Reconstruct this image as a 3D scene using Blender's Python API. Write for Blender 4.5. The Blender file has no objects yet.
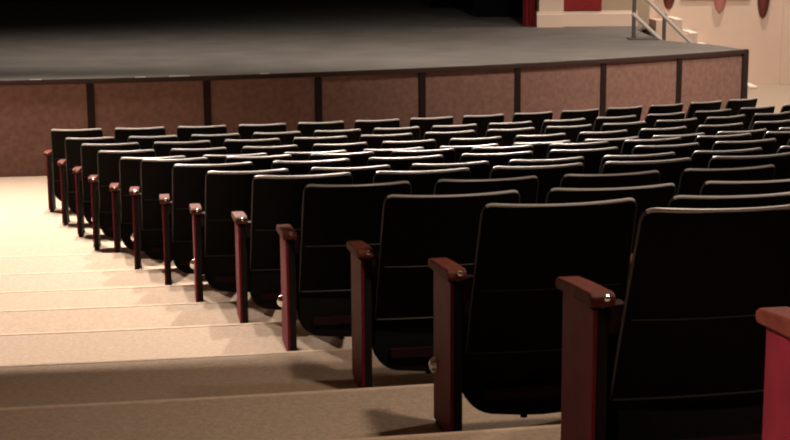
import bpy, bmesh, math, random
from mathutils import Vector, Matrix
random.seed(7)
S = bpy.context.scene
COL = S.collection
PI = math.pi
sin, cos = math.sin, math.cos

# ------------------------------------------------------------------ materials
def mat(name, col, rough=.6, metal=0., noise=0., nscale=20., bump=0., bscale=200., col2=None, spec=.5, sheen=0., emit=None, estr=0., coat=0.):
    m = bpy.data.materials.new(name); m.use_nodes = True
    nt = m.node_tree; b = nt.nodes['Principled BSDF']
    b.inputs['Base Color'].default_value = (*col, 1)
    b.inputs['Roughness'].default_value = rough
    b.inputs['Metallic'].default_value = metal
    b.inputs['Specular IOR Level'].default_value = spec
    b.inputs['Coat Weight'].default_value = coat
    if sheen:
        b.inputs['Sheen Weight'].default_value = sheen
    tc = nt.nodes.new('ShaderNodeTexCoord')
    if noise or col2:
        n = nt.nodes.new('ShaderNodeTexNoise'); n.inputs['Scale'].default_value = nscale
        n.inputs['Detail'].default_value = 5
        nt.links.new(tc.outputs['Object'], n.inputs['Vector'])
        r = nt.nodes.new('ShaderNodeValToRGB')
        c2 = col2 if col2 else tuple(c * (1 + noise) for c in col)
        c1 = col if col2 else tuple(c * (1 - noise) for c in col)
        r.color_ramp.elements[0].position = .35; r.color_ramp.elements[1].position = .65
        r.color_ramp.elements[0].color = (*c1, 1); r.color_ramp.elements[1].color = (*c2, 1)
        nt.links.new(n.outputs['Fac'], r.inputs['Fac']); nt.links.new(r.outputs['Color'], b.inputs['Base Color'])
    if bump:
        n2 = nt.nodes.new('ShaderNodeTexNoise'); n2.inputs['Scale'].default_value = bscale
        nt.links.new(tc.outputs['Object'], n2.inputs['Vector'])
        bp = nt.nodes.new('ShaderNodeBump'); bp.inputs['Strength'].default_value = bump; bp.inputs['Distance'].default_value = .01
        nt.links.new(n2.outputs['Fac'], bp.inputs['Height']); nt.links.new(bp.outputs['Normal'], b.inputs['Normal'])
    return m

M = {
 'carpet': mat('tan_carpet', (.37, .285, .215), .95, noise=.10, nscale=40, bump=.5, bscale=120, spec=.1),
 'edge_line': mat('pale_edge_line', (.52, .40, .30), .85, noise=.08, nscale=30, spec=.2),
 'piping': mat('shaded_piping', (.035, .033, .03), .45),  # piping darkened for the sides, where overhead light catches less
 'shell': mat('black_shell', (.0022, .0017, .0016), .6, spec=.06, bump=.15, bscale=300),
 'fabric': mat('black_fabric', (.004, .0035, .0035), .9, noise=.3, nscale=60, spec=.2),
 'trim': mat('lit_piping', (.36, .345, .325), .36, spec=.7),  # piping in a paler tone, painting the overhead light on its top run
 'seam': mat('black_seam', (.02, .02, .018), .5, spec=.4),
 'steel': mat('black_steel', (.008, .007, .0065), .7, spec=.2),
 'plum': mat('plum_laminate', (.15, .011, .022), .6, noise=.15, nscale=8, spec=.15),
 'maroon': mat('maroon_rail', (.018, .007, .008), .7, spec=.1),
 'wood': mat('red_brown_wood', (.13, .034, .022), .65, col2=(.085, .02, .014), nscale=25, spec=.12),
 'chrome': mat('chrome', (.75, .72, .68), .22, metal=1.),
 'deck': mat('grey_stage_paint', (.125, .113, .102), .75, noise=.12, nscale=1.5, bump=.1, bscale=30, spec=.3),
 'panel': mat('brown_panel_fabric', (.172, .094, .074), .85, noise=.14, nscale=14, bump=.3, bscale=150, spec=.2),
 'batten': mat('dark_brown_batten', (.016, .008, .007), .7, spec=.12),
 'lip': mat('dark_brown_nosing', (.032, .017, .014), .6, spec=.2),
 'bright_mark': mat('white_mark', (.8, .75, .66), .5),
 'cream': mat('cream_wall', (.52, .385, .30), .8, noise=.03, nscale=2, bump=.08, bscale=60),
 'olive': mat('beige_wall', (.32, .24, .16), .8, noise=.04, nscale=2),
 'skirt': mat('cream_trim', (.56, .41, .32), .6),
 'redpanel': mat('dark_red_fabric', (.18, .018, .018), .9, noise=.12, nscale=30, spec=.1),
 'blackdrape': mat('black_drape', (.005, .008, .0075), .95, spec=.1),
 'redshade': mat('red_glass', (.10, .014, .012), .6),
 'pinkshade': mat('pink_glass', (.42, .16, .14), .4),
 'taupe': mat('taupe_metal', (.24, .17, .12), .5),
 'rail': mat('grey_steel_rail', (.36, .31, .27), .5, metal=.2),
 'post': mat('dark_post', (.03, .022, .02), .5),
 'ceiling': mat('off_white_ceiling', (.35, .30, .25), .9),
}

# ------------------------------------------------------------------ mesh helpers
class MB:
    def __init__(s): s.v = []; s.f = []
    def box(s, x0, x1, y0, y1, z0, z1):
        n = len(s.v)
        s.v += [(x0,y0,z0),(x1,y0,z0),(x1,y1,z0),(x0,y1,z0),(x0,y0,z1),(x1,y0,z1),(x1,y1,z1),(x0,y1,z1)]
        for f in ((0,3,2,1),(4,5,6,7),(0,1,5,4),(1,2,6,5),(2,3,7,6),(3,0,4,7)): s.f.append(tuple(n+i for i in f))
        return s
    def prism(s, pts, fn):
        """pts: outline (2d); fn(p, t) -> 3d for t = 0, 1"""
        n = len(s.v); k = len(pts)
        s.v += [fn(p, 0) for p in pts] + [fn(p, 1) for p in pts]
        s.f.append(tuple(n+i for i in range(k))[::-1]); s.f.append(tuple(n+k+i for i in range(k)))
        for i in range(k): s.f.append((n+i, n+(i+1)%k, n+k+(i+1)%k, n+k+i))
        return s
    def tube(s, path, r, seg=8, closed_caps=True):
        path = [Vector(p) for p in path]; n0 = len(s.v)
        up = Vector((0, 0, 1)); prev = None
        for i, p in enumerate(path):
            t = (path[min(i+1, len(path)-1)] - path[max(i-1, 0)]).normalized()
            if prev is None:
                a = up if abs(t.dot(up)) < .9 else Vector((1, 0, 0))
                u = t.cross(a).normalized()
            else:
                u = (prev - t * prev.dot(t)).normalized()
            prev = u; w = t.cross(u)
            for k in range(seg):
                a = 2*PI*k/seg
                s.v.append(tuple(p + (u*cos(a) + w*sin(a)) * r))
        for i in range(len(path)-1):
            for k in range(seg):
                a = n0+i*seg+k; b = n0+i*seg+(k+1) % seg
                s.f.append((a, b, b+seg, a+seg))
        if closed_caps:
            s.f.append(tuple(n0+k for k in range(seg))[::-1]); e = n0+(len(path)-1)*seg
            s.f.append(tuple(e+k for k in range(seg)))
        return s
    def lathe(s, prof, c, axis='z', seg=12, a0=0., a1=2*PI):
        """prof: list of (radius, offset along axis)"""
        n0 = len(s.v); full = abs(a1-a0-2*PI) < 1e-6; m = seg if full else seg+1
        for (r, h) in prof:
            for k in range(m):
                a = a0 + (a1-a0)*k/seg
                if axis == 'z': p = (c[0]+r*cos(a), c[1]+r*sin(a), c[2]+h)
                elif axis == 'x': p = (c[0]+h, c[1]+r*cos(a), c[2]+r*sin(a))
                else: p = (c[0]+r*cos(a), c[1]+h, c[2]+r*sin(a))
                s.v.append(p)
        for i in range(len(prof)-1):
            for k in range(seg):
                a = n0+i*m+k; b = n0+i*m+(k+1) % m
                s.f.append((a, b, b+m, a+m))
        return s
    def grid(s, rows):
        n0 = len(s.v); w = len(rows[0])
        for r in rows: s.v += list(r)
        for i in range(len(rows)-1):
            for j in range(w-1):
                a = n0+i*w+j; s.f.append((a, a+1, a+w+1, a+w))
        return s
    def mesh(s, name, m, smooth=False, bevel=0.):
        me = bpy.data.meshes.new(name); me.from_pydata([tuple(p) for p in s.v], [], s.f)
        bm = bmesh.new(); bm.from_mesh(me)
        bmesh.ops.remove_doubles(bm, verts=bm.verts, dist=1e-5)
        if bevel:
            bmesh.ops.bevel(bm, geom=[e for e in bm.edges if len(e.link_faces) == 2 and e.calc_face_angle(0) > .6], offset=bevel, segments=2, affect='EDGES', profile=.6)
        bmesh.ops.recalc_face_normals(bm, faces=bm.faces)
        bm.to_mesh(me); bm.free()
        me.materials.append(M[m])
        if smooth:
            for p in me.polygons: p.use_smooth = True
            try: me.set_sharp_from_angle(angle=.7)
            except Exception: pass
        return me

def link(name, me, parent=None, loc=None, rz=0.):
    o = bpy.data.objects.new(name, me); COL.objects.link(o)
    if parent: o.parent = parent
    if loc is not None: o.location = loc
    o.rotation_euler[2] = rz
    return o
def struct(name, me, label=None):
    o = link(name, me); o['kind'] = 'structure'
    if label: o['label'] = label
    return o
def tag(o, label, cat, group=None):
    o['label'] = label; o['category'] = cat
    if group: o['group'] = group
    return o
def empty(name, loc=(0,0,0), rz=0.):
    o = bpy.data.objects.new(name, None); o.empty_display_size = .1; COL.objects.link(o); o.location = loc; o.rotation_euler[2] = rz
    return o

# ------------------------------------------------------------------ the curved, terraced seating (metres; front floor z = 0)
A = [0.1034, 0.1148, 0.1252, 0.1342, 0.1436, 0.151, 0.1597, 0.1665, 0.174, 0.1793, 0.1858, 0.1898, 0.1933, 0.1943]
Z = [0., .033, .098, .162, .237, .359, .463, .569, .702, .826, .952, 1.105, 1.297, 1.494]
R = [19.8291, 20.7375, 21.6371, 22.5406, 23.445, 24.3517, 25.3049, 26.29, 27.3039, 28.3487, 29.4249, 30.5197, 31.6908, 32.8564]
PIT = [0.6642, 0.6139, 0.6689, 0.6227, 0.6648, 0.6302, 0.6849, 0.6489, 0.6849, 0.6552, 0.7061, 0.6796, 0.66, 0.66]
Q = [-0.003, 0.0015, -0.0022, 0.0018, 0.0002, 0.0024, -0.0015, 0.0009, 0.0002, -0.0002, -0.0005, 0.0, 0.0, 0.0]
CNT = [14, 14, 14, 13, 12, 11, 10, 9, 8, 7, 5, 4, 3, 2]
HK = .0734
def cen(i): return (-5.7856 + .0193*i, 35.4419 - .0325*i)
def polar(i, r, a, z):
    cx, cy = cen(i); return (cx + r*sin(a), cy - r*cos(a), z)
NOS = {5: 23.674, 6: 24.77, 7: 25.764, 8: 26.799, 9: 27.795, 10: 28.81, 11: 29.912, 12: 31.022, 13: 32.007}

DEL = [.05*min(q, 9)/9 for q in range(14)]
for q in NOS:
    D_ = 35.15 - NOS[q]*.985
    NOS[q] -= DEL[q]*D_/(2.856-Z[q])
Z = [z_-d_ for z_, d_ in zip(Z, DEL)]
A[13] += .0008
# floor: one mesh, profile from the front to the back, each tread ending in a rounded nosing
prof = []
for i in range(5):
    prof += [(i, R[i]-.34, Z[i]), (i, R[i]+.12, Z[i])]
for i in range(5, 14):
    prof += [(i, NOS[i]+.012, Z[i-1]), (i, NOS[i]+.012, Z[i]-.06), (i, NOS[i]-.008, Z[i]-.05), (i, NOS[i]-.014, Z[i]-.03), (i, NOS[i]-.008, Z[i]-.01), (i, NOS[i]+.004, Z[i])]
prof += [(13, 33.3, Z[13]), (13, 33.3, Z[13]+.2), (13, 34.5, Z[13]+.2), (13, 34.5, Z[13]+.4), (13, 37.5, Z[13]+.4)]
angs = [-.26 + k*.012 for k in range(75)]
rows = [[(-14 + 28.*k/74, 30.5, 0) for k in range(75)]]
for (i, r, z) in prof: rows.append([polar(i, r, a, z) for a in angs])
fm = MB().grid(rows).mesh('floor', 'carpet')
struct('floor', fm, 'tan carpeted floor stepping down in shallow curved terraces to the stage')

for q, i in enumerate(sorted(NOS)):  # pale strips added to paint the bright line nosings catch
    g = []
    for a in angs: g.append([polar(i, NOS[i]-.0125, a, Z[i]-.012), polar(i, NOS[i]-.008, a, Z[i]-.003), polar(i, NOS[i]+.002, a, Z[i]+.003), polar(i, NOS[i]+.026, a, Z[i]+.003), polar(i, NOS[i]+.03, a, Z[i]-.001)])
    struct('trim_%d' % (q+4), MB().grid(g).mesh('step_edge_line', 'edge_line'), 'pale strip painting the bright edge line of the ' + ('lowest' if q == 0 else ['', 'second', 'third', 'fourth', 'fifth', 'sixth', 'seventh', 'eighth', 'ninth'][q]) + ' carpeted step above the front floor')

# ------------------------------------------------------------------ one chair kind, sized per row
def chair_parts(s, k, light, near):
    P = []   # (name, mesh, [subparts])
    # end standard: steel plate with a foot, plum side panel on the aisle side
    st = MB().box(.0245, .058, .012, .275, .01, .56*k).box(.018, .062, .0, .29, 0., .01)
    P.append(('end_standard', st.mesh('end_standard', 'steel', bevel=.004), [('side_panel', MB().box(.011, .024, .006, .285, .02, .565*k).mesh('side_panel', 'plum', bevel=.003))]))
    # armrest: rounded wooden pad, near end rolled down
    out = [(-.032, .59*k), (-.026, .606*k), (-.008, .615*k), (.15, .606*k), (.29, .594*k), (.308, .584*k), (.306, .566*k), (.295, .562*k), (.05, .572*k), (-.02, .577*k)]
    a = MB().prism(out, lambda p, t: (-.006 + t*.070, p[0], p[1]))
    P.append(('armrest', a.mesh('armrest', 'wood', bevel=.006), [('arm_glint', MB().lathe([(.0005, -.014), (.008, -.012), (.012, -.006), (.012, .0)], (.036, -.026, .604*k), 'y', 10).mesh('arm_glint', 'chrome', True))]))  # chrome dot added as the highlight on the lit arm end
    # pivot bracket joining arm and back
    b = MB().prism([(-.022, .585*k), (.05, .583*k), (.05, .50*k), (.01, .50*k), (-.025, .555*k)], lambda p, t: (.0555 + t*.045, p[0]-.004, p[1]))
    P.append(('bracket', b.mesh('bracket', 'maroon', bevel=.004), []))
    # back shell
    top = .84*k; zb = .31*k; w = s - .128; cx = .06 + (s-.0)/2 - .0; cx = (s+.06)/2
    def yb(u, z):           # rear face; u in -1..1
        t = (z-zb)/(top-zb)
        return .022 - .185*t - .02*t*t + .046*u*u*(.35+.65*t)
    NU = 16; rc = .032
    def ztop(x):
        e = w/2 - abs(x)
        zz = top + .006*(2*x/w)**2
        if e < rc: zz -= rc - math.sqrt(max(rc*rc - (rc-e)**2, 0))
        return zz
    xs = [-w/2, -w/2+.004, -w/2+.012, -w/2+.02, -w/2+.034] + [(-w/2+.034) + (w-.068)*j/NU for j in range(1, NU)] + [w/2-.034, w/2-.02, w/2-.012, w/2-.004, w/2]
    def wide(x, z):         # the shell is a little wider low down
        t = (z-zb)/(top-zb); return cx + x*(1 + .055*(1-t))
    NV = 8
    def face(off, lo=zb, inset=0.):
        g = []
        for iv in range(NV+1):
            row = []
            for x in xs:
                zt = ztop(x) - inset; z = lo + (zt-lo)*iv/NV
                row.append((wide(x*(1-inset), z), yb(2*x/w, z)+off, z))
            g.append(row)
        return g
    sh = MB(); n = len(xs)
    gf = face(0.); gb = face(.018)
    sh.grid(gf); sh.grid(gb)
    o = (NV+1)*n
    for j in range(n-1):
        sh.f.append((j, j+1, o+j+1, o+j)); t = NV*n; sh.f.append((t+j, t+j+1, o+t+j+1, o+t+j))
    for iv in range(NV):
        a_ = iv*n; sh.f.append((a_, a_+n, o+a_+n, o+a_)); a_ = iv*n+n-1; sh.f.append((a_, a_+n, o+a_+n, o+a_))
    subs = []
    # piping round top and sides; paler top and darker sides paint light from above
    zl = [zb + (ztop(-w/2)-zb)*j/6 for j in range(7)]
    tp = [(wide(x, ztop(x)), yb(2*x/w, ztop(x))+.006, ztop(x)+.002) for x in xs]
    subs.append(('side_piping', MB().tube([(wide(-w/2, z), yb(-1, z)+.006, z) for z in zl[:-1]] + tp[:3], .0052, 8).mesh('side_piping', 'piping', True)))
    subs.append(('side_piping', MB().tube([(wide(w/2, z), yb(1, z)+.006, z) for z in zl[:-1]] + tp[:-4:-1], .0052, 8).mesh('side_piping', 'piping', True)))
    subs.append(('lit_top_piping', MB().tube(tp[2:-2], .0068 if near else .009, 8).mesh('lit_top_piping', 'trim', True)))
    # two seams of the outer shell: shallow ledges
    for nm, zz, f in (('seam', .545*k, .93), ('bottom_lip', zb+.004, .985)):
        pth = [(wide(x*f, zz), yb(2*x*f/w, zz)-.0015, zz) for x in xs]
        subs.append((nm, MB().tube(pth, .0022 if nm == 'seam' else .0034, 6).mesh(nm, 'seam', True)))
    # front upholstery
    cu = MB(); g1 = face(.0185, zb+.06, .012); g2 = []
    for iv, row in enumerate(g1):
        r2 = []
        for j, p in enumerate(row):
            ed = min(1, min(j, n-1-j)/4) * min(1, min(iv+.2, NV-iv)/1.5)
            r2.append((p[0], p[1] + .008 + .05*ed, p[2]))
        g2.append(r2)
    cu.grid(g1); cu.grid(g2)
    for j in range(n-1):
        cu.f.append((j, j+1, o+j+1, o+j)); t = NV*n; cu.f.append((t+j, t+j+1, o+t+j+1, o+t+j))
    for iv in range(NV):
        a_ = iv*n; cu.f.append((a_, a_+n, o+a_+n, o+a_)); a_ = iv*n+n-1; cu.f.append((a_, a_+n, o+a_+n, o+a_))
    subs.append(('back_cushion', cu.mesh('back_cushion', 'fabric', True)))
    P.append(('backrest', sh.mesh('backrest', 'shell', True), subs))
    # tipped-up seat: rounded lower corners
    x0, x1 = .074, s-.014; z0, z1 = .072*k, .50*k; r = .13; ol = [(x0, z1), (x0, z0+r)]
    for j in range(1, 8): a_ = PI + j*PI/16; ol.append((x0+r+r*cos(a_), z0+.012+(r-.012)*(1+sin(a_))))
    for j in range(0, 9): a_ = 1.5*PI + j*PI/16; ol.append((x1-r+r*cos(a_), z0+.012+(r-.012)*(1+sin(a_))))
    for j in range(1, 4): pass
    mid = [(x0+r + (x1-x0-2*r)*t, z0+.012 - .012*sin(PI*t)) for t in (.25, .5, .75)]
    i0 = 2+7; ol = ol[:i0] + [(x0+r, z0+.012)] + mid + ol[i0:]
    ol.append((x1, z1))
    se = MB().prism(ol, lambda p, t: (p[0], .058 + .075*t, p[1]))
    P.append(('seat', se.mesh('seat', 'fabric', True, bevel=.012), [('seat_rail', MB().box(x0+.07, x1-.07, .034, .0575, .145*k, .185*k).mesh('seat_rail', 'maroon', bevel=.004)),
              ('rubber_bumper', MB().lathe([(.0, -.014), (.014, -.012), (.014, 0)], ((x0+x1)/2-.06, .09, z0), 'z', 8).mesh('rubber_bumper', 'steel', True))]))
    if light:
        l = MB().lathe([(.0, -.026), (.010, -.023), (.016, -.014), (.018, 0)], (.0105, .245, 0.), 'x', 14)
        l.v = [(p[0], p[1], p[2]*1.8 + .225*k) for p in l.v]
        P.append(('aisle_light', l.mesh('aisle_light', 'chrome', True), []))
    return P

ORD = ['first', 'second', 'third', 'fourth', 'fifth', 'sixth', 'seventh', 'eighth', 'ninth', 'tenth', 'eleventh', 'twelfth', 'thirteenth', 'fourteenth']
ROWN = ['the front row', 'the second row from the stage', 'the third row from the stage', 'the fourth row from the stage', 'the fifth row from the stage', 'the sixth row from the stage',
        'the seventh row from the stage', 'the eighth row from the stage', 'the ninth row from the stage', 'the tenth row from the stage', 'the eleventh row from the stage',
        'the row beside the darkened step', 'the next to nearest row', 'the nearest row']
NEAR = {11: 'black tip-up chair with wooden arm and chrome aisle light, third aisle chair from the camera',
        12: 'large black tip-up theatre chair at right, its wooden arm end seen next to nearest',
        13: 'nearest theatre chair, only its red side panel and wooden arm at the right edge',
        0: 'farthest chair at the aisle, in front of the brown stage front'}
def add_part(name, me, parent):
    o = bpy.data.objects.new(name, me); COL.objects.link(o); o.parent = parent
    return o
def copy_tree(o, parent=None):
    c = o.copy(); COL.objects.link(c)
    if parent: c.parent = parent; c.matrix_parent_inverse = Matrix.Identity(4)
    for ch in KIDS.get(o.name, []):
        cc = copy_tree(ch, c); KIDS.setdefault(c.name, []).append(cc)
    return c
KIDS = {}
for i in range(14):
    k = 1 + HK
    proto = None
    for j in range(CNT[i]):
        a = A[i] + (j*PIT[i] + Q[i]*j*j)/R[i]
        x, y, z = polar(i, R[i], a, Z[i])
        if j == 0 or proto is None:
            t = empty('theatre_chair', (x, y, z), a)
            for (nm, me, subs) in chair_parts(PIT[i], k, j == 0 and i % 2 == 1, i >= 9):
                po = add_part(nm, me, t); KIDS.setdefault(t.name, []).append(po)
                for (sn, sm) in subs:
                    so = add_part(sn, sm, po); KIDS.setdefault(po.name, []).append(so)
            if j == 1: proto = t
        else:
            t = copy_tree(proto); t.location = (x, y, z); t.rotation_euler = (0, 0, a)
        t.scale = ((PIT[i] + Q[i]*(2*j+1))/PIT[i], 1, 1)
        if j == 0:
            lab = NEAR.get(i, 'black tip-up theatre chair at the aisle end of ' + ROWN[i])
        elif j == CNT[i]-1 and i == 0:
            lab = 'rightmost black theatre chair of the front row, by the stage corner'
        else:
            lab = 'black tip-up theatre chair, ' + ORD[j] + ' from the aisle in ' + ROWN[i]
        tag(t, lab, 'chair', 'theatre chairs in curved rows')

# ------------------------------------------------------------------ the stage
SC = (-7.7258, 38.8879); RS = 20.9096; AS = .1904; DS = 1.4415/RS; H = 1.197
def sp(a, r=RS, z=0.): return (SC[0]+r*sin(a), SC[1]-r*cos(a), z)
aR = AS + 7*DS
stage = empty('stage', (-4, 19, 0)); tag(stage, 'low curved stage with grey deck and brown panelled front', 'stage')
def child(nm, mb, m, par, label=None, **kw):
    me = mb.mesh(nm, m, **kw); o = link(nm, me, par)
    o.matrix_parent_inverse = Matrix.Translation(par.location).inverted() if par.parent is None else Matrix.Identity(4)
    if label: o['label'] = label
    return o
LEFT = AS - 8*DS
arc = [LEFT + (aR-LEFT)*q/90 for q in range(91)]
side = [(5.02, 23.7), (4.50, 24.6), (4.44, 25.6), (4.48, 27.5), (4.75, 28.5), (4.93, 28.9), (4.93, 44.), (-22., 44.), (-22., 22.)]
outl = [sp(a)[:2] for a in arc] + side
deck = MB().prism(outl, lambda p, t: (p[0], p[1], H-.05 + .05*t))
child('stage_deck', deck, 'deck', stage, 'grey painted stage deck')
lip = MB()
for a0, a1 in zip(arc[:-1], arc[1:]):
    pass
rws = []
for a in arc: rws.append([sp(a, RS-.001, H), sp(a, RS+.028, H+.002), sp(a, RS+.032, H-.01), sp(a, RS+.03, H-.06), sp(a, RS-.02, H-.062)])
lip.grid(rws)
child('stage_nosing', lip, 'lip', stage, 'dark brown wooden nosing', smooth=True)
DV = [AS + .0002 + q*DS for q in range(-8, 8)]
for q in range(len(DV)-1):
    a0, a1 = DV[q]+.0015, DV[q+1]-.0015
    ar = [a0 + (a1-a0)*t/8 for t in range(9)]
    pn = MB(); g = [[sp(a, RS-.03, .0), sp(a, RS, .0), sp(a, RS, H-.063), sp(a, RS-.03, H-.063)] for a in ar]
    pn.grid(g); n = len(g)*4
    pn.f += [(0,1,2,3), (n-1,n-2,n-3,n-4)]
    child('front_panel', pn, 'panel', stage)
for q, a in enumerate(DV):
    h = .0022 if q < len(DV)-1 else .003
    bt = MB().prism([sp(a-h, RS-.03)[:2], sp(a-h, RS+.022)[:2], sp(a+h, RS+.022)[:2], sp(a+h, RS-.03)[:2]], lambda p, t: (p[0], p[1], (H-.064)*t))
    child('batten', bt, 'batten', stage)
# right-hand side of the stage
sd = MB(); pts = [sp(aR, RS-.031)[:2]] + side[:5]
pts2 = [(p[0]-.04, p[1]-.0) for p in pts]
sd.prism(pts + pts2[::-1], lambda p, t: (p[0]-.01, p[1], (H-.051)*t))
child('side_panel', sd, 'panel', stage)
cp = sp(aR, RS-.01); child('corner_post', MB().box(cp[0]-.01, cp[0]+.065, cp[1]-.05, cp[1]+.06, 0, H+.001), 'batten', stage, 'dark corner post', bevel=.004)

# small white strips painting light reflections on the deck edge
for (a, w, lab) in ((AS-.031, .14, 'short white painted glint on stage edge, leftmost of four'), (AS+.03, .13, 'white painted glint on stage edge, second from left'),
                    (AS+.053, .26, 'longest white painted glint on the stage edge'), (AS+.105, .12, 'white painted glint on stage edge, rightmost of four')):
    tp = MB(); dd = w/RS/2
    tp.prism([sp(a-dd, RS-.05)[:2], sp(a-dd, RS-.008)[:2], sp(a+dd, RS-.008)[:2], sp(a+dd, RS-.05)[:2]], lambda p, t: (p[0], p[1], H+.0005+.003*t))
    tag(link('edge_glint', tp.mesh('edge_glint', 'bright_mark')), lab, 'bright_mark', 'painted glints on the stage edge')

# ------------------------------------------------------------------ proscenium wall at right of the stage
TOP = 6.
PY = 28.72
def wallbox(name, m, x0, x1, y0, y1, z0, z1, label, bev=0.):
    return struct(name, MB().box(x0, x1, y0, y1, z0, z1).mesh(name, m, bevel=bev), label)
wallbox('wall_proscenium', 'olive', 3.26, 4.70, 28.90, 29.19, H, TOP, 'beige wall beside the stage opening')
wallbox('trim_1', 'cream', 2.78, 3.25, 28.62, 29.19, H, TOP, 'cream pilaster at the edge of the stage opening', .01)
bb = MB().prism([(0, 0), (.045, 0), (.045, .24), (.03, .265), (.03, .285), (0, .295)], lambda p, t: (3.252+t*1.45, 28.899-p[0], H+p[1]))
struct('baseboard_proscenium', bb.mesh('baseboard_proscenium', 'skirt'), 'deep cream baseboard under the red wall panel')
b2 = MB().prism([(0, 0), (.04, 0), (.04, .24), (.025, .265), (.025, .285), (0, .295)], lambda p, t: (2.74+t*.511, 28.619-p[0], H+p[1]))
b2.box(2.74, 2.779, 28.62, 29.1, H, H+.28)
struct('baseboard_pilaster', b2.mesh('baseboard_pilaster', 'skirt'), 'cream base of the pilaster beside the stage opening')
pf = tag(link('wall_panel', MB().box(3.27, 4.01, 28.85, 28.898, H+.30, 4.6).mesh('wall_panel', 'redpanel', bevel=.01)), 'dark red fabric panel on the wall beside the stage opening', 'wall panel')
def curtain(name, m, x0, x1, y, z0, z1, lab, n, amp=.05, th=.02, xa=None):
    w = x1-x0; cnt = n*8; f = []; b = []
    for q in range(cnt+1):
        t = q/cnt; x = x0+w*t; yy = y + amp*sin(2*PI*n*t) + amp*.4*sin(2*PI*n*.37*t+1)
        f.append((x, yy)); b.append((x, yy+th))
    mb = MB().prism(f+b[::-1], lambda p, t: (p[0], p[1], z0+(z1-z0)*t))
    return tag(link(name, mb.mesh(name, m, True)), lab, 'curtain')
curtain('stage_curtain', 'redpanel', 2.50, 2.735, 28.9, H+.004, TOP, 'dark red curtain hanging beside the cream pilaster', 3, .05)
curtain('stage_curtain', 'blackdrape', 1.75, 3.35, 32.6, H+.004, TOP, 'black side curtain just behind the red curtain', 9, .06)
curtain('stage_curtain', 'blackdrape', .9, 3.6, 37.2, H+.004, TOP, 'black side curtain farther upstage', 12, .06)
curtain('stage_curtain', 'blackdrape', -21, 4.85, 43.2, H+.004, TOP, 'black backdrop curtain across the back of the stage', 90, .08)

# ------------------------------------------------------------------ right-hand wall, stair and sconces
WY = 29.35
wallbox('wall_right', 'cream', 4.95, 14., WY, WY+.2, 0, TOP, 'cream wall to the right of the stage')
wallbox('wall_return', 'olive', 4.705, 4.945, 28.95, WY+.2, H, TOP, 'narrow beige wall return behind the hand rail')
wallbox('trim_2', 'cream', 7.62, 8.0, WY-.03, WY-.001, 0, TOP, 'cream pilaster on the right-hand wall', .01)
wallbox('trim_3', 'taupe', 5.62, 6.98, WY-.03, WY-.001, 1.665, 1.70, 'narrow brown moulding on the right-hand wall')
stair = empty('staircase', (5.3, 28.6, 0)); tag(stair, 'cream side stair descending right along the wall from the stage', 'stairs')
for q in range(6):
    x0 = 4.99 + (.0 if q == 0 else .5 + .295*(q-1)); x1 = 4.99 + .5 + .295*q; zt = 1.335-.2575*q
    if zt < .03: zt = .04
    child('step', MB().box(x0+(.0 if q == 0 else .0005), x1, 28.42, WY-.002, 0.003, zt-.012), 'cream', stair)
    child('tread_nosing', MB().box(x1-.16, x1-.005, 28.40, WY-.01, zt-.0115, zt+.02), 'bright_mark', stair, 'white tread edge', bevel=.005)

def sconce(x, zb, r, m, lab):
    t = empty('wall_sconce', (x, WY-.001, zb)); tag(t, lab, 'wall light', 'wall sconces on the right-hand wall')
    hgt = .62
    s1 = MB().lathe([(r*.30, 0), (r*.52, .04), (r*.74, .12), (r*.95, .26), (r*1.1, hgt), (r*1.04, hgt), (r*.85, .26), (r*.3, .03)], (0, 0, 0), 'z', 14, PI, 2*PI)
    add_part('lamp_shade', s1.mesh('lamp_shade', m, True), t)
    s2 = MB().lathe([(.002, -.035), (r*.14, -.03), (r*.2, -.012), (r*.29, .0)], (0, 0, 0), 'z', 12, PI, 2*PI)
    add_part('finial', s2.mesh('finial', 'taupe', True), t)
    s3 = MB().lathe([(r*1.15, hgt), (r*1.15, hgt+.03), (r*1.0, hgt+.03)], (0, 0, 0), 'z', 14, PI, 2*PI)
    add_part('rim', s3.mesh('rim', 'taupe', True), t)
sconce(5.39, 1.50, .14, 'redshade', 'dark red wall sconce above the side stair')
sconce(6.39, 1.44, .14, 'pinkshade', 'pinkish wall sconce, middle of the three on the cream wall')
sconce(7.24, 1.32, .12, 'redshade', 'red wall sconce hanging lowest, rightmost on the cream wall')

# hand rail on the stage's right-hand edge
hr = empty('hand_rail', (4.1, 25.3, H)); tag(hr, 'grey steel stair hand rail at the right edge of the stage', 'railing')
def ray_line(p, q): return [p, q]
child('rail_bar', MB().tube([(3.95, 25.0, 2.13), (4.24, 25.0, 1.85), (5.03, 25., 1.09), (5.6, 25., .54)], .034, 10), 'rail', hr, smooth=True)
child('rail_bar', MB().tube([(3.99, 25.0, 1.63), (4.54, 25.0, 1.125)], .034, 10), 'rail', hr, smooth=True)
child('post', MB().box(3.99, 4.05, 24.99, 25.05, H+.001, 2.06), 'post', hr, bevel=.006)
child('post', MB().box(4.50, 4.555, 24.98, 25.04, H-.139, 1.62), 'post', hr, bevel=.006)
child('base_plate', MB().box(3.93, 4.42, 24.8, 25.2, H+.0005, H+.02), 'post', hr, bevel=.004)
ss = empty('stage_steps', (5, 25, 0)); tag(ss, 'short dark flight of steps beside the stage under the hand rail', 'stairs')
for q in range(4):
    child('step', MB().box(4.56+.27*q, 4.83+.27*q, 24.62, 25.38, 0.003, H-.04-.24*q-.1), 'post', ss, bevel=.005)

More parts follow.
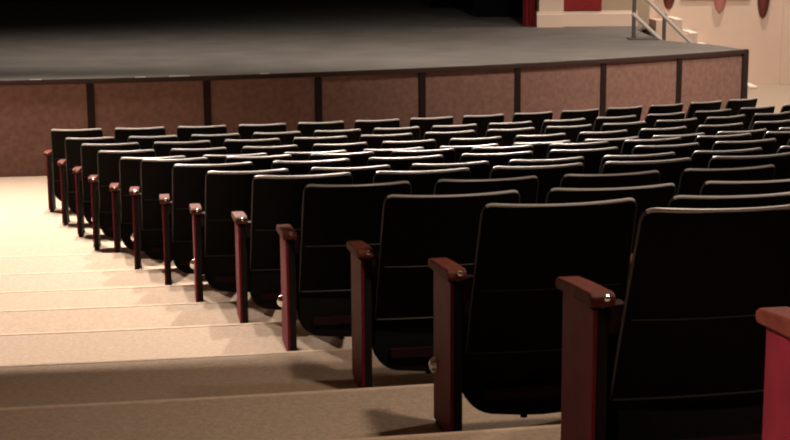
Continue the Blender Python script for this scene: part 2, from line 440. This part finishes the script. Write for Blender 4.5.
# ------------------------------------------------------------------ balcony slab above the rear rows, room walls out of view
def ring(i, r0, r1, a0, a1, z0, z1, n=40):
    mb = MB(); g = []
    for q in range(n+1):
        a = a0+(a1-a0)*q/n; g.append([polar(i, r0, a, z0), polar(i, r1, a, z0), polar(i, r1, a, z1), polar(i, r0, a, z1), polar(i, r0, a, z0)])
    return mb.grid(g)
RB = 24.17
struct('ceiling', ring(9, RB, 38.5, -.3, .66, 4.5, 4.8).mesh('ceiling', 'ceiling'), 'underside of the balcony above the rear rows')

wallbox('wall_back', 'ceiling', -22.3, 14.2, 44.1, 44.3, 0, TOP, 'dark rear wall of the stage house')
wallbox('wall_left', 'cream', -22.3, -22.1, -3., 44.1, 0, TOP, 'far left wall')
# ------------------------------------------------------------------ lights
def light(kind, name, loc, power, col, **kw):
    l = bpy.data.lights.new(name, kind); l.energy = power; l.color = col
    for a, b in kw.items():
        if a != 'target': setattr(l, a, b)
    o = bpy.data.objects.new(name, l); COL.objects.link(o); o.location = loc
    if 'target' in kw:
        o.rotation_euler = (Vector(kw['target'])-Vector(loc)).to_track_quat('-Z', 'Y').to_euler()
    return o
WARM = (1., .85, .735)
# house lamps hung in an arc in front of the balcony
for (a, e, ta, tr, sz) in ((-.06, 6300, .06, 25.5, 1.8), (.03, 6300, .08, 25.5, 1.8), (.12, 6300, .10, 25.5, 1.8), (.33, 7500, .33, 25., 1.1), (.48, 7500, .46, 24., 1.3)):
    x, y, z = polar(9, 18., a, 9.5)
    tx, ty, tz = polar(9, tr, ta, 0)
    light('SPOT', 'house_lamp', (x, y, z), e, WARM, spot_size=sz, spot_blend=.7, shadow_soft_size=.06, target=(tx, ty, tz))
# apron lamps for deck and stage front
for (x, y0, e) in ((-6.5, 20.3, 1300), (-2., 19.3, 1800), (2.5, 17.5, 3300), (6.5, 17.5, 3800)):
    light('SPOT', 'stage_lamp', (x, y0, 7.5), e, (1., .86, .74), spot_size=1.5, spot_blend=1., shadow_soft_size=.3, target=(x+.3, 22.5, 1.))
# wall wash
light('SPOT', 'wall_lamp', (6.8, 28.2, 6.), 1100, (1., .84, .72), spot_size=2.2, spot_blend=.8, shadow_soft_size=.08, target=(6.8, 29.0, 1.))
# balcony downlights
light('SPOT', 'balcony_lamp', (1.2, 4.8, 4.4), 240, (1., .78, .6), spot_size=2.2, spot_blend=.8, shadow_soft_size=.15, target=(.9, 5.2, 1.))
light('SPOT', 'balcony_lamp', (-1.3, 1.6, 4.3), 600, (1., .72, .62), spot_size=.75, spot_blend=.5, shadow_soft_size=.1, target=(.9, 2.6, 1.7))
light('SPOT', 'balcony_lamp', (3.2, 7., 4.4), 260, (1., .85, .72), spot_size=2.2, spot_blend=.8, shadow_soft_size=.15, target=(3., 5., 1.))

w = bpy.data.worlds.new('world'); S.world = w; w.use_nodes = True
w.node_tree.nodes['Background'].inputs[0].default_value = (1., .82, .7, 1)
w.node_tree.nodes['Background'].inputs[1].default_value = .012

# ------------------------------------------------------------------ camera
f_px = 1483.879; ph = .1864; ro = .0064
cd = bpy.data.cameras.new('camera'); cd.sensor_fit = 'HORIZONTAL'; cd.sensor_width = 36.; cd.lens = f_px*36/790; cd.clip_end = 200; cd.clip_start = .05
cam = bpy.data.objects.new('camera', cd); COL.objects.link(cam)
Mx = Matrix.Translation((0, 0, 2.8562)) @ Matrix.Rotation(PI/2 - ph, 4, 'X') @ Matrix.Rotation(-ro, 4, 'Z')
cam.matrix_world = Mx
S.camera = cam
S.view_settings.view_transform = 'Standard'; S.view_settings.look = 'None'; S.view_settings.gamma = 1; S.view_settings.use_curve_mapping = False
S.view_settings.exposure = 0.
S.cycles.filter_width = 2.1
